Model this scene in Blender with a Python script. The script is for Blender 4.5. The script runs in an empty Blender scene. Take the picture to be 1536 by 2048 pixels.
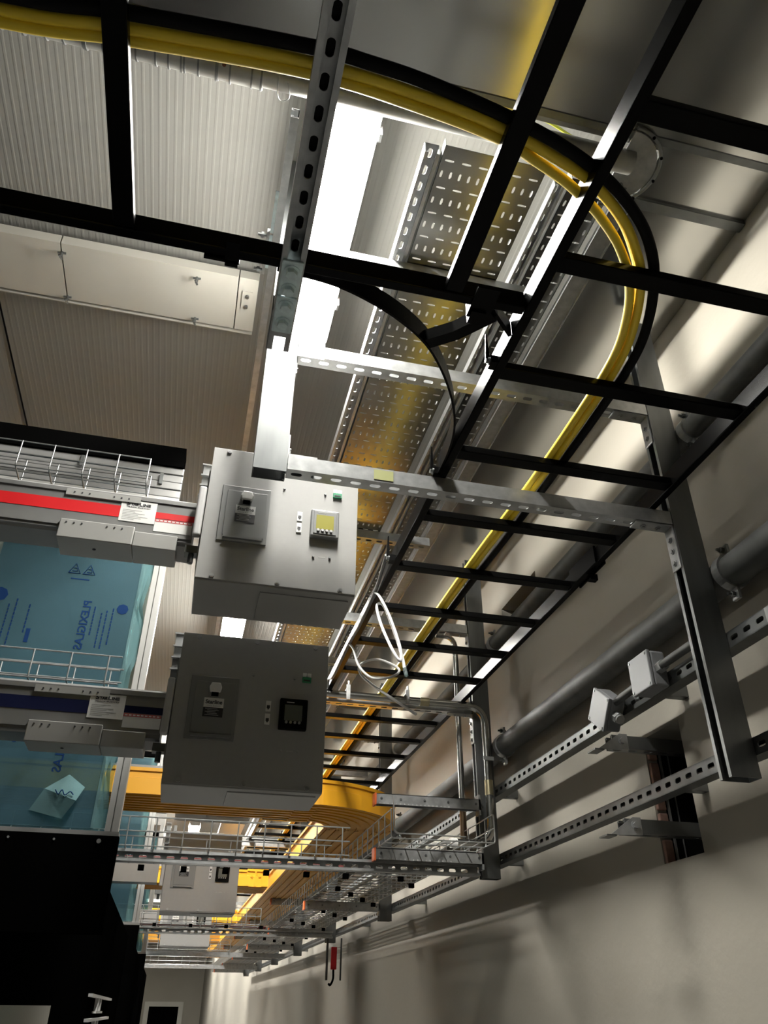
import bpy, math, random
from mathutils import Vector as V, Matrix
random.seed(7)
PI = math.pi
S = bpy.context.scene
COL = S.collection

# ------------------------------------------------------------------ camera
cam_d = bpy.data.cameras.new('camera'); cam = bpy.data.objects.new('camera', cam_d); COL.objects.link(cam)
cam.location = (0, 0, 1.6)
cam.rotation_euler = (math.radians(122.79836), math.radians(-0.34122), math.radians(-13.68988))
cam_d.sensor_fit = 'VERTICAL'; cam_d.sensor_height = 36.0
cam_d.lens = 1552.94 / 2048 * 36.0
cam_d.clip_start = 0.02; cam_d.clip_end = 200
S.camera = cam
# ------------------------------------------------------------------ world, exposure
w = bpy.data.worlds.new('world'); S.world = w; w.use_nodes = True
w.node_tree.nodes['Background'].inputs[0].default_value = (0.75, 0.78, 0.8, 1)
w.node_tree.nodes['Background'].inputs[1].default_value = 0.02
S.view_settings.view_transform = 'Standard'; S.view_settings.look = 'None'
S.view_settings.exposure = 0.0; S.view_settings.gamma = 1.0
S.view_settings.use_curve_mapping = False
LAMP_STRENGTH = 300.0        # the linear ceiling luminaires (all of them)

# ------------------------------------------------------------------ materials
def mat(name, col, rough=0.5, metal=0.0, spec=0.5, vary=0.0, vscale=20.0, bump=0.0, bscale=60.0, stretch=(1, 1, 1), col2=None, aniso=0.0, coat=0.0):
    m = bpy.data.materials.new(name); m.use_nodes = True
    nt = m.node_tree; b = nt.nodes['Principled BSDF']
    b.inputs['Base Color'].default_value = (*col, 1); b.inputs['Roughness'].default_value = rough
    b.inputs['Metallic'].default_value = metal; b.inputs['Specular IOR Level'].default_value = spec
    b.inputs['Coat Weight'].default_value = coat
    if vary or bump:
        tc = nt.nodes.new('ShaderNodeTexCoord'); mp = nt.nodes.new('ShaderNodeMapping')
        nt.links.new(tc.outputs['Object'], mp.inputs[0]); mp.inputs['Scale'].default_value = stretch
    if vary:
        n = nt.nodes.new('ShaderNodeTexNoise'); n.inputs['Scale'].default_value = vscale; n.inputs['Detail'].default_value = 4
        nt.links.new(mp.outputs[0], n.inputs['Vector'])
        r = nt.nodes.new('ShaderNodeValToRGB'); r.color_ramp.elements[0].position = 0.3; r.color_ramp.elements[1].position = 0.7
        c2 = col2 or tuple(min(1, c * (1 + vary)) for c in col); c1 = tuple(c * (1 - vary) for c in col) if not col2 else col
        r.color_ramp.elements[0].color = (*c1, 1); r.color_ramp.elements[1].color = (*c2, 1)
        nt.links.new(n.outputs['Fac'], r.inputs[0]); nt.links.new(r.outputs[0], b.inputs['Base Color'])
        mr = nt.nodes.new('ShaderNodeMapRange'); mr.inputs[3].default_value = max(0.05, rough - 0.08); mr.inputs[4].default_value = min(1, rough + 0.08)
        nt.links.new(n.outputs['Fac'], mr.inputs[0]); nt.links.new(mr.outputs[0], b.inputs['Roughness'])
    if bump:
        n2 = nt.nodes.new('ShaderNodeTexNoise'); n2.inputs['Scale'].default_value = bscale; n2.inputs['Detail'].default_value = 3
        nt.links.new(mp.outputs[0], n2.inputs['Vector'])
        bp = nt.nodes.new('ShaderNodeBump'); bp.inputs['Strength'].default_value = bump; bp.inputs['Distance'].default_value = 0.01
        nt.links.new(n2.outputs['Fac'], bp.inputs['Height']); nt.links.new(bp.outputs[0], b.inputs['Normal'])
    return m
def emis(name, col, st):
    m = bpy.data.materials.new(name); m.use_nodes = True; nt = m.node_tree
    e = nt.nodes.new('ShaderNodeEmission'); e.inputs[0].default_value = (*col, 1); e.inputs[1].default_value = st
    nt.links.new(e.outputs[0], nt.nodes['Material Output'].inputs[0]); return m
def film(name, tint, dif, fac, rough=0.25):
    m = bpy.data.materials.new(name); m.use_nodes = True; nt = m.node_tree; nt.nodes.remove(nt.nodes['Principled BSDF'])
    t = nt.nodes.new('ShaderNodeBsdfTransparent'); t.inputs[0].default_value = (*tint, 1)
    d = nt.nodes.new('ShaderNodeBsdfPrincipled'); d.inputs['Base Color'].default_value = (*dif, 1); d.inputs['Roughness'].default_value = rough
    tc = nt.nodes.new('ShaderNodeTexCoord'); n = nt.nodes.new('ShaderNodeTexNoise'); n.inputs['Scale'].default_value = 6
    nt.links.new(tc.outputs['Object'], n.inputs['Vector'])
    bp = nt.nodes.new('ShaderNodeBump'); bp.inputs['Strength'].default_value = 0.25; bp.inputs['Distance'].default_value = 0.02
    nt.links.new(n.outputs['Fac'], bp.inputs['Height']); nt.links.new(bp.outputs[0], d.inputs['Normal'])
    x = nt.nodes.new('ShaderNodeMixShader'); x.inputs[0].default_value = fac
    nt.links.new(t.outputs[0], x.inputs[1]); nt.links.new(d.outputs[0], x.inputs[2]); nt.links.new(x.outputs[0], nt.nodes['Material Output'].inputs[0])
    return m

WALL = mat('plaster_wall', (0.31, 0.288, 0.245), 0.85, vary=0.04, vscale=1.5, bump=0.12, bscale=25)
CEIL = mat('ceiling_panel', (0.195, 0.191, 0.176), 0.6)
FLOOR = mat('floor_tiles', (0.25, 0.25, 0.242), 0.6, vary=0.05)
CREAM = mat('cream_panel', (0.47, 0.455, 0.405), 0.6, vary=0.03, vscale=6)
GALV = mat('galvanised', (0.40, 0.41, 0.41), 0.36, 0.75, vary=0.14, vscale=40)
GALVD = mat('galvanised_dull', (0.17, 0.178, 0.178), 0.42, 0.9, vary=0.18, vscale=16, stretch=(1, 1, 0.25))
PIPE = mat('steel_pipe', (0.07, 0.073, 0.07), 0.6, 0.3, vary=0.3, vscale=14)
SPIRAL = mat('old_pipe', (0.36, 0.36, 0.335), 0.45, 0.7, vary=0.35, vscale=9)
RUST = mat('rust', (0.16, 0.07, 0.035), 0.8)
DUCT = mat('duct_sheet', (0.52, 0.525, 0.51), 0.20, 1.0, vary=0.04, vscale=2, bump=0.015, bscale=3)
TRAYM = mat('tray_sheet', (0.28, 0.28, 0.27), 0.22, 1.0, vary=0.03, vscale=2)
BLACK = mat('black_paint', (0.003, 0.003, 0.003), 0.26, 0.0, 0.07)
BLACKM = mat('black_matt', (0.0015, 0.0015, 0.0015), 0.9, 0.0, 0.0)
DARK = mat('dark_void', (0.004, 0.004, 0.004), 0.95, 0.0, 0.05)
RUBBER = mat('black_cable', (0.004, 0.004, 0.004), 0.7, 0.0, 0.15)
YEL = mat('yellow_cable', (0.90, 0.66, 0.04), 0.42, vary=0.05, vscale=10)
TROUGH = mat('yellow_plastic', (0.72, 0.345, 0.012), 0.4, vary=0.04, vscale=4)
GREY = mat('grey_paint', (0.34, 0.34, 0.33), 0.5, vary=0.02, vscale=60)
GREYD = mat('panel_grey', (0.20, 0.205, 0.205), 0.45)
LGREY = mat('light_grey_paint', (0.50, 0.50, 0.50), 0.5)
BOXGREY = mat('junction_grey', (0.19, 0.195, 0.205), 0.5)
ALU = mat('aluminium', (0.25, 0.25, 0.247), 0.42, 0.5, vary=0.03, vscale=30)
ALUW = mat('aluminium_profile', (0.36, 0.36, 0.345), 0.4, 0.25)
WHITE = mat('white_plastic', (0.78, 0.78, 0.76), 0.4)
RED = mat('red_stripe', (0.62, 0.008, 0.012), 0.45)
BLUE = mat('navy_stripe', (0.004, 0.007, 0.04), 0.5, 0.0, 0.2)
INK = mat('ink_black', (0.02, 0.02, 0.025), 0.6)
INKG = mat('ink_grey', (0.40, 0.40, 0.39), 0.6)
INKR = mat('ink_red', (0.55, 0.12, 0.12), 0.6)
INKB = mat('ink_blue', (0.006, 0.022, 0.075), 0.8, 0.0, 0.05)
LCD = mat('lcd_screen', (0.30, 0.28, 0.055), 0.3)
LCDG = mat('lcd_screen_off', (0.10, 0.11, 0.10), 0.25)
GREEN = mat('green_terminal', (0.02, 0.25, 0.12), 0.5)
ORANGE = mat('orange_cap', (0.75, 0.14, 0.03), 0.5)
ZINC = mat('bright_zinc', (0.72, 0.86, 0.90), 0.32, 0.25, vary=0.15, vscale=60)
CHROME = mat('conduit_steel', (0.42, 0.42, 0.40), 0.22, 1.0)
BRICK = mat('brick', (0.30, 0.18, 0.14), 0.9, vary=0.25, vscale=30)
MAROON = mat('maroon_cable', (0.16, 0.03, 0.03), 0.6)
GREENC = mat('green_wire', (0.36, 0.38, 0.03), 0.5)
FILM = film('blue_film', (0.50, 0.66, 0.72), (0.055, 0.110, 0.135), 0.48)
FILM2 = film('clear_film_edge', (0.62, 0.80, 0.80), (0.25, 0.40, 0.42), 0.35, 0.12)
GLASS = film('clear_panel', (0.80, 0.90, 0.90), (0.3, 0.36, 0.36), 0.15, 0.08)
GLOW = emis('lamp_diffuser', (1.0, 0.97, 0.90), LAMP_STRENGTH)

# ------------------------------------------------------------------ mesh builder
AX = {'x': (V((1, 0, 0)), V((0, 1, 0)), V((0, 0, 1))), 'y': (V((0, 1, 0)), V((1, 0, 0)), V((0, 0, 1))), 'z': (V((0, 0, 1)), V((1, 0, 0)), V((0, 1, 0)))}
class MB:
    def __init__(s): s.v = []; s.f = []; s.sm = []
    def add(s, vs, fs, sm=False):
        o = len(s.v); s.v += [tuple(p) for p in vs]; s.f += [tuple(i + o for i in f) for f in fs]; s.sm += [sm] * len(fs); return s
    def box(s, x0, x1, y0, y1, z0, z1):
        vs = [(x, y, z) for z in (z0, z1) for y in (y0, y1) for x in (x0, x1)]
        return s.add(vs, [(0, 2, 3, 1), (4, 5, 7, 6), (0, 1, 5, 4), (2, 6, 7, 3), (0, 4, 6, 2), (1, 3, 7, 5)])
    def prism(s, p0, L, U, W, poly, l0, l1, caps=True):
        n = len(poly); p0 = V(p0)
        vs = [p0 + L * l + U * a + W * b for l in (l0, l1) for a, b in poly]
        fs = [(i, (i + 1) % n, n + (i + 1) % n, n + i) for i in range(n)]
        if caps: fs += [tuple(range(n))[::-1], tuple(range(n, 2 * n))]
        return s.add(vs, fs)
    def cyl(s, a, b, r, n=16, r2=None, caps=True):
        a = V(a); b = V(b); d = (b - a).normalized(); u = d.orthogonal().normalized(); v = d.cross(u); r2 = r if r2 is None else r2
        c = [(math.cos(2 * PI * i / n), math.sin(2 * PI * i / n)) for i in range(n)]
        ra = [a + (u * x + v * y) * r for x, y in c]; rb = [b + (u * x + v * y) * r2 for x, y in c]
        s.add(ra + rb, [(i, (i + 1) % n, n + (i + 1) % n, n + i) for i in range(n)], n > 8)
        if caps: s.add(ra, [tuple(range(n))[::-1]]); s.add(rb, [tuple(range(n))])
        return s
    def tube(s, pts, r, n=10, caps=True):
        pts = [V(p) for p in pts]; k = len(pts); vs = []
        t0 = (pts[1] - pts[0]).normalized(); u = t0.orthogonal().normalized()
        for i, p in enumerate(pts):
            t = (pts[min(i + 1, k - 1)] - pts[max(i - 1, 0)]).normalized()
            u = (u - t * u.dot(t)).normalized(); v = t.cross(u)
            vs += [p + (u * math.cos(2 * PI * j / n) + v * math.sin(2 * PI * j / n)) * r for j in range(n)]
        fs = [(i * n + j, i * n + (j + 1) % n, (i + 1) * n + (j + 1) % n, (i + 1) * n + j) for i in range(k - 1) for j in range(n)]
        s.add(vs, fs, True)
        if caps: s.add(vs[:n], [tuple(range(n))[::-1]]); s.add(vs[-n:], [tuple(range(n))])
        return s
    def strip(s, pts, h, t):               # vertical flat band that follows a plan curve; h up, t thick
        pts = [V(p) for p in pts]; k = len(pts); vs = []
        for i, p in enumerate(pts):
            d = pts[min(i + 1, k - 1)] - pts[max(i - 1, 0)]; nrm = V((-d.y, d.x, 0)).normalized() * t / 2
            vs += [p + nrm, p - nrm, p - nrm + V((0, 0, h)), p + nrm + V((0, 0, h))]
        fs = [(i * 4 + j, i * 4 + (j + 1) % 4, i * 4 + 4 + (j + 1) % 4, i * 4 + 4 + j) for i in range(k - 1) for j in range(4)]
        return s.add(vs, fs + [(3, 2, 1, 0), tuple(range(4 * k - 4, 4 * k))])
    def cells(s, p0, L, U, W, t, cells, n=16):
        # plate in the L,U plane, t thick along W; cells = (l0,l1,u0,u1,(cl,cu,sl,su) or None): a rounded slot in the cell
        p0 = V(p0); P = lambda l, u, w: p0 + L * l + U * u + W * w
        for l0, l1, u0, u1, sl in cells:
            if sl is None:
                q = [(l0, u0), (l1, u0), (l1, u1), (l0, u1)]
                s.add([P(a, b, 0) for a, b in q] + [P(a, b, t) for a, b in q], [(0, 1, 2, 3), (7, 6, 5, 4)]); continue
            cl, cu, hl, hu = sl; r = min(hl, hu); out = []; inn = []
            for k in range(n):
                a = 2 * PI * k / n; c, d = math.cos(a), math.sin(a); m = max(abs(c), abs(d))
                ol = cl + (c / m) * ((l1 - cl) if c > 0 else (cl - l0)); ou = cu + (d / m) * ((u1 - cu) if d > 0 else (cu - u0))
                out.append((ol, ou))
                inn.append((cl + math.copysign(hl - r, c) * (abs(c) > 1e-6) + r * c, cu + math.copysign(hu - r, d) * (abs(d) > 1e-6) + r * d))
            vs = [P(a, b, 0) for a, b in out] + [P(a, b, 0) for a, b in inn] + [P(a, b, t) for a, b in inn] + [P(a, b, t) for a, b in out]
            fs = []
            for g in range(3):
                fs += [(g * n + i, g * n + (i + 1) % n, (g + 1) * n + (i + 1) % n, (g + 1) * n + i) for i in range(n)]
            s.add(vs, fs)
        return s
    def build(s, name, m, parent=None, loc=None, bevel=0, seg=2):
        me = bpy.data.meshes.new(name); me.from_pydata(s.v, [], s.f); me.polygons.foreach_set('use_smooth', s.sm)
        me.materials.append(m); me.update()
        o = bpy.data.objects.new(name, me); COL.objects.link(o)
        if parent: o.parent = parent
        if loc: o.location = loc
        if bevel:
            b = o.modifiers.new('bevel', 'BEVEL'); b.width = bevel; b.segments = seg; b.limit_method = 'ANGLE'; b.angle_limit = 0.6
        return o
def tag(o, label, cat, group=None, kind=None):
    o['label'] = label; o['category'] = cat
    if group: o['group'] = group
    if kind: o['kind'] = kind
    return o
def thing(name, label, cat, loc=(0, 0, 0), group=None):
    o = bpy.data.objects.new(name, None); COL.objects.link(o); o.location = loc; o.empty_display_size = 0.05
    return tag(o, label, cat, group)
def struct(name, mb, m, parent=None, **k):
    o = mb.build(name, m, parent, **k)
    if not parent: o['kind'] = 'structure'
    return o
def copy_tree(o, parent=None, seen=None):
    c = o.copy(); COL.objects.link(c); c.parent = parent
    for ch in [x for x in o.children]: copy_tree(ch, c)
    return c
def bx(*a): return MB().box(*a)
def catmull(pts, n=8):
    P = [V(p) for p in pts]; P = [P[0] * 2 - P[1]] + P + [P[-1] * 2 - P[-2]]; out = []
    for i in range(1, len(P) - 2):
        for j in range(n):
            t = j / n
            out.append(0.5 * ((2 * P[i]) + (P[i + 1] - P[i - 1]) * t + (2 * P[i - 1] - 5 * P[i] + 4 * P[i + 1] - P[i + 2]) * t * t + (3 * P[i] - P[i - 1] - 3 * P[i + 1] + P[i + 2]) * t ** 3))
    return out + [P[-2]]
def fillet(pts, r, n=8):
    pts = [V(p) for p in pts]; out = [pts[0]]
    for i in range(1, len(pts) - 1):
        a = (pts[i - 1] - pts[i]).normalized(); b = (pts[i + 1] - pts[i]).normalized()
        p = pts[i] + a * r; q = pts[i] + b * r
        for k in range(n + 1):
            t = k / n; out.append(p * (1 - t) ** 2 + pts[i] * 2 * t * (1 - t) + q * t * t)
    return out + [pts[-1]]
def text(s, size, m, loc, rot, name='lettering', parent=None, mirror=False, bold=0.0, width=None):
    c = bpy.data.curves.new('t', 'FONT'); c.body = s; c.size = size; c.align_x = 'CENTER'; c.align_y = 'CENTER'; c.offset = bold; c.resolution_u = 3; c.extrude = 0.0002
    o = bpy.data.objects.new('t', c); COL.objects.link(o)
    dg = bpy.context.evaluated_depsgraph_get(); me = bpy.data.meshes.new_from_object(o.evaluated_get(dg)); bpy.data.objects.remove(o)
    sx = 1.0
    if width:
        xs = [v.co.x for v in me.vertices]; sx = width / (max(xs) - min(xs))
    me.transform(Matrix.Diagonal((-sx if mirror else sx, 1, 1, 1)))
    me.materials.clear(); me.materials.append(m)
    r = bpy.data.objects.new(name, me); COL.objects.link(r); r.location = loc; r.rotation_euler = rot
    if parent: r.parent = parent
    return r
FACE = (PI / 2, 0, 0)      # text that faces -Y

# C-shaped installation channel: p0 = middle of the open face, L length, U width, W from open face to back
def channel(mb, p0, L, U, W, length, wd=0.041, dp=0.041, slots=False, t=0.0025, pitch=0.05, off=0.025, l0=0.0):
    h = wd / 2; lip = 0.0095 * wd / 0.041; tr = 0.007
    for sg in (-1, 1):
        poly = [(sg * h, 0), (sg * h, dp), (sg * (h - t), dp - 0), (sg * (h - t), t), (sg * (h - lip + t), t), (sg * (h - lip + t), tr), (sg * (h - lip), tr), (sg * (h - lip), 0)]
        if sg > 0: poly = poly[::-1]
        mb.prism(p0, L, U, W, poly, l0, length)
    if slots:
        c = []; l = l0; k = 0
        while l < length - 1e-6:
            e = min(l + pitch, length)
            c.append((l, e, -h + t * 0.5, h - t * 0.5, ((l + e) / 2, 0, 0.014, 0.0068) if e - l > 0.045 else None)); l = e
        mb.cells(V(p0) + W * (dp - t), L, U, W, t, c, 16)
    else:
        mb.prism(p0, L, U, W, [(-h + t * .5, dp - t), (h - t * .5, dp - t), (h - t * .5, dp), (-h + t * .5, dp)], l0, length)
    return mb
def bolt(mb, p, d, r=0.008, h=0.006):
    p = V(p); d = V(d); mb.cyl(p, p + d * 0.002, r * 1.4, 14); mb.cyl(p + d * 0.002, p + d * (0.002 + h), r, 6); return mb
X, Y, Z = V((1, 0, 0)), V((0, 1, 0)), V((0, 0, 1))
ORD = ['nearest', 'second', 'third', 'fourth', 'fifth', 'sixth', 'seventh', 'eighth', 'ninth']

# ================================================================== the setting
WX = 1.362; CZ = 3.95
def wall_with_holes(x, t, y0, y1, z0, z1, holes):
    mb = MB(); ys = sorted({y0, y1, *[h[0] for h in holes], *[h[1] for h in holes]}); zs = sorted({z0, z1, *[h[2] for h in holes], *[h[3] for h in holes]})
    for a, b in zip(ys, ys[1:]):
        for c, d in zip(zs, zs[1:]):
            if not any(h[0] <= a and b <= h[1] and h[2] <= c and d <= h[3] for h in holes): mb.add([(x, a, c), (x, b, c), (x, b, d), (x, a, d)], [(3, 2, 1, 0)])
    for a, b, c, d in holes:
        mb.add([(x, a, c), (x + t, a, c), (x + t, a, d), (x, a, d)], [(0, 1, 2, 3)]); mb.add([(x, b, c), (x + t, b, c), (x + t, b, d), (x, b, d)], [(3, 2, 1, 0)])
        mb.add([(x, a, c), (x, b, c), (x + t, b, c), (x + t, a, c)], [(0, 1, 2, 3)]); mb.add([(x, a, d), (x, b, d), (x + t, b, d), (x + t, a, d)], [(3, 2, 1, 0)])
    mb.box(x + t, x + t + .05, y0, y1, z0, z1)
    return mb
H1 = (1.975, 2.175, 1.965, 2.325); H2 = (2.80, 3.21, 3.17, 3.255)
wr = struct('wall_right', wall_with_holes(WX, 0.24, -4, 32, 0, CZ + .05, [H1, H2]), WALL)
bx(WX + .2, WX + .235, H1[0], H1[1], H1[2], H1[3]).build('painted_hole_dark', DARK, wr)  # black plates here and below paint the dark inside of the openings
bx(WX + .1, WX + .235, H2[0], H2[1], H2[2], H2[3]).build('painted_hole_dark', DARK, wr)
for k in range(5):
    z = H1[2] + k * .074
    bx(WX + .004, WX + .032, H1[1] - .012, H1[1] + .01, z, min(z + .064, H1[3])).build('brick', BRICK, wr, bevel=.003)
bx(WX + .036, WX + .2, H1[1] - .008, H1[1] + .01, H1[2], H1[3]).build('painted_dark_jamb', DARK, wr)  # black plate, paints the shade on the far jamb of the opening
MB().box(WX + .036, WX + .041, H1[1] - .016, H1[1] - .009, H1[2], H1[3]).build('steel_rod', GALV, wr)
MB().box(WX + .066, WX + .069, H1[1] - .013, H1[1] - .010, H1[2], H1[3]).build('steel_rod', GALV, wr)
struct('floor', bx(-6, WX + .3, -4, 32, -.1, 0), FLOOR)
mb = MB(); pitch = .0245; n = int((WX + 6) / pitch); vs = []; 
for i in range(n):
    x = -6 + i * pitch
    for dx, dz in ((0, 0), (.0135, 0), (.0165, -.0005), (.0215, -.0005)): vs.append((x + dx, CZ + dz))
for y in (-4, 32): mb.v += [(a, y, b) for a, b in vs]
k = len(vs); mb.f = [(i, i + 1, k + i + 1, k + i) for i in range(k - 1)]; mb.sm = [False] * (k - 1)
mb.box(-6, WX + .3, -4, 32, CZ + .02, CZ + .1)
cl = struct('ceiling', mb, CEIL)
for sx in (-.985, -2.1): bx(sx - .003, sx + .003, -4, 32, CZ - .005, CZ).build('panel_joint', DARK, cl)
struct('wall_left', bx(-6.1, -6, -4, 32, 0, CZ), WALL)
struct('wall_back', bx(-6, WX + .3, -4.1, -4, 0, CZ), WALL)
we = struct('wall_end', bx(-6, WX + .3, 32, 32.1, 0, CZ), WALL)
struct('door_1', MB().box(-.35, .62, 31.95, 32, 0, 1.72), BLACKM)
bx(-.5, -.35, 31.93, 32, 0, 1.72).box(.62, .77, 31.93, 32, 0, 1.72).box(-.5, .77, 31.93, 32, 1.72, 1.86).build('door_frame', CREAM, bpy.data.objects['door_1'])

# ================================================================== luminaires
def lamp(x0, y0, y1, label, z=3.665, wd=.145):
    t = thing('linear_luminaire', label, 'lamp', (x0, y0, z), 'linear luminaires on the ceiling'); L = y1 - y0
    bx(0, wd, 0, L, .012, .055).build('housing', WHITE, t, bevel=.004)
    bx(.008, wd - .008, .012, L - .012, -.012, .013).build('diffuser', GLOW, t, bevel=.005)
    for e in (0, L): bx(.006, wd - .006, e - .012, e + .012, -.014, .05).build('end_cap', LGREY, t)
    for y in (.2 * min(1, L), L - .2 * min(1, L)):
        MB().cyl((wd / 2, y, .055), (wd / 2, y, CZ - z), .003, 6).build('hanger_rod', GALV, t)
        for a in (-.008, wd): bx(a, a + .008, y - .012, y + .012, -.01, .03).build('clip', GALV, t)
    return t
lamp(.127, 1.03, 2.07, 'bright linear luminaire above the pipe and beside the perforated tray')
lamp(.06, 4.2, 5.4, 'bright linear luminaire seen between the two grey feed boxes')
lamp(.06, 7.6, 8.8, 'linear luminaire farther down the corridor, third in the row')
lamp(.06, 11.1, 12.3, 'linear luminaire glimpsed below the yellow trough, fourth in the row')
for k in range(4): lamp(.06, 14.6 + 3.5 * k, 15.8 + 3.5 * k, 'linear luminaire at the far end of the corridor, %s in the row' % ['fifth', 'sixth', 'seventh', 'eighth'][k])
for k in range(3): lamp(-3.2, 5.5 + 4.2 * k, 6.7 + 4.2 * k, 'added unseen luminaire on the left brightening the wall, %s' % ORD[k])  # unseen lamps, added on the left to brighten the right wall

# ================================================================== duct, pipe and trays under the ceiling
d = thing('air_duct', 'wide galvanised sheet duct running along the ceiling beside the wall', 'duct', (0, 0, 3.55))
DZ = .36
bx(-1.3, 1.355, -1.2, 1.02, 0, DZ).build('wide_section', DUCT, d)
bx(1.01, 1.36, 1.02, 16, .006, DZ).build('long_section', DUCT, d)
for y in (1.18, 2.68, 4.18, 5.68, 7.18, 8.68): bx(1.0, 1.36, y - .015, y + .015, -.006, .02).build('flange', GALVD, d)
bx(.952, 1.01, 1.19, 14, .0, .012).box(.952, .956, 1.19, 14, -.006, .0).box(1.006, 1.01, 1.19, 14, -.006, .0).build('edge_strip', GALV, d)
bx(-1.3, 1.355, .985, 1.005, -.004, .0).build('seam', GALVD, d)
# round end plate with wing bolts
hp = MB(); c0 = (.905, 1.085); R0 = .105; arc = [(-PI / 2 + PI * i / 20) for i in range(21)]
poly = [(c0[0] + R0 * math.cos(a), c0[1] + R0 * math.sin(a)) for a in arc]
hp.prism((0, 0, 0), Z, X, Y, poly, -.012, -.006)
ep = thing('round_end_plate', 'half-round galvanised plate with bolts at the duct corner', 'plate', (0, 0, 3.55)); hp.build('plate', GALV, ep)
mb = MB(); o = R0 + .01; mb.tube([(c0[0] + o * math.cos(a), c0[1] + o * math.sin(a), -.012) for a in arc], .005, 6).build('rim', GALVD, ep)
for a in (-1.1, -.5, .1, .7, 1.2): MB().cyl((c0[0] + o * math.cos(a), c0[1] + o * math.sin(a), -.02), (c0[0] + o * math.cos(a), c0[1] + o * math.sin(a), -.010), .004, 8).build('rivet', BLACKM, ep)
for px, py in ((.925, 1.075), (.94, 1.13), (.92, 1.135)):
    MB().cyl((px, py, -.03), (px, py, -.012), .006, 8).cyl((px - .014, py, -.028), (px + .014, py, -.028), .0028, 6).build('wing_bolt', GALVD, ep)
# galvanised pipe across the corridor, ringed on the left
p = thing('ceiling_pipe', 'old galvanised pipe with rings and rust spots crossing below the ceiling', 'pipe', (0, 1.063, 3.535))
MB().cyl((-2.2, 0, 0), (-.055, 0, 0), .037, 24).build('ringed_pipe', SPIRAL, p)
MB().cyl((-.06, 0, 0), (.935, 0, 0), .031, 24).build('smooth_pipe', SPIRAL, p)
for xx in (-.06, -.083, -.135, -.165, -.168, -.21, -.243, -.25, -.28, -.31, -.355, -.39, -.43, -.47, -.475, -.52, -.56, -.61, -.66, -.7):
    MB().cyl((xx - .0022, 0, 0), (xx + .0022, 0, 0), .0395 + random.random() * .002, 24).build('ring', GALVD, p)
for xx, a in ((-.15, 1.1), (-.115, .9), (-.42, .4), (-.36, .2), (-.53, .35)):
    MB().cyl((xx, -.037 * math.cos(a), -.037 * math.sin(a)), (xx, -.0385 * math.cos(a), -.0385 * math.sin(a)), .005, 10).build('rust_spot', RUST, p)
MB().tube(catmull([(-.02, -.02, -.028), (-.018, .01, -.045), (-.012, .03, -.042), (.0, .036, -.035), (.012, .02, -.038), (.004, -.01, -.034)], 5), .0012, 5).build('tie_wire', GALV, p)
tag(MB().tube(catmull([(.62, 1.03, 3.60), (.70, 1.045, 3.60), (.78, 1.06, 3.58), (.86, 1.05, 3.53), (.885, 1.11, 3.51)], 6), .004, 6).build('earth_wire', GREENC), 'thin green and yellow earth wire beside the duct corner', 'wire')

def perf_tray(t, w_, y0, y1, na, nb, ymax):
    cells = []; y = y0 + .025; xs = lambda n_: [i * w_ / n_ for i in range(n_ + 1)]
    cells.append((y0, y, 0, w_, None))
    while y < ymax:
        a = xs(nb); off = 0
        for i in range(nb): cells.append((y, y + .03, a[i], a[i + 1], (y + .015, (a[i] + a[i + 1]) / 2, .0035, .0125)))
        a = xs(na)
        for i in range(na): cells.append((y + .03, y + .08, a[i], a[i + 1], (y + .055, (a[i] + a[i + 1]) / 2, .0105, .0036)))
        y += .08
    cells.append((y, y1, 0, w_, None))
    mb = MB(); mb.cells((0, 0, 0), Y, X, Z, .0015, cells, 8); return mb
tr = thing('perforated_tray', 'wide perforated galvanised cable tray hung below the ceiling, left of the black rail', 'cable tray', (.416, 0, 3.46))
perf_tray(tr, .279, 1.09, 13, 11, 6, 6.4).build('perforated_base', TRAYM, tr)
bx(0, .0015, 1.09, 13, 0, .03).build('side_wall', GALV, tr); bx(.2775, .279, 1.09, 13, 0, .03).build('side_wall', GALV, tr)
tr = thing('perforated_tray', 'narrow perforated galvanised cable tray close beside the duct', 'cable tray', (.82, 0, 3.58))
perf_tray(tr, .125, 1.17, 12, 5, 3, 5.0).build('perforated_base', TRAYM, tr)
bx(0, .0015, 1.17, 12, 0, .05).build('side_wall', GALV, tr); bx(.1235, .125, 1.17, 12, 0, .05).build('side_wall', GALV, tr)
# long channels along the corridor under the ceiling
def ychan(name, label, x, z, y0, y1, W, U=X, slots=True, m=GALV, dp=.041, wd=.041):
    mb = MB(); channel(mb, (x, y0, z), Y, U, W, y1 - y0, wd, dp, slots); return tag(mb.build(name, m), label, 'channel')
ychan('slotted_channel', 'slotted channel along the left edge of the wide perforated tray', .3905, 3.462, 1.12, 8, Z)
ychan('slotted_channel', 'slotted channel between the two perforated trays', .795, 3.575, 1.2, 8, Z, wd=.03, dp=.03)
mb = MB(); channel(mb, (.0225, 1.14, 3.53), Y, Z, X, 4, .041, .021, True)
s_ = tag(mb.build('slotted_channel', GALV), 'thin slotted channel running to the ceiling behind the left post', 'channel')
bx(.012, .0215, 1.36, 1.50, 3.505, 3.51).build('splice_plate', ZINC, s_); bx(.012, .0215, 1.51, 1.63, 3.505, 3.51).build('splice_plate', ZINC, s_)
bx(.004, .012, 1.52, 1.66, 3.51, 3.55).build('fixing_plate', GALV, s_)
for y in (1.53, 1.60, 1.66): MB().cyl((-.022, y, 3.53), (.004, y, 3.53), .0045, 8).cyl((-.012, y, 3.53), (-.004, y, 3.53), .009, 6).build('bolt', GALVD, s_)

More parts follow.
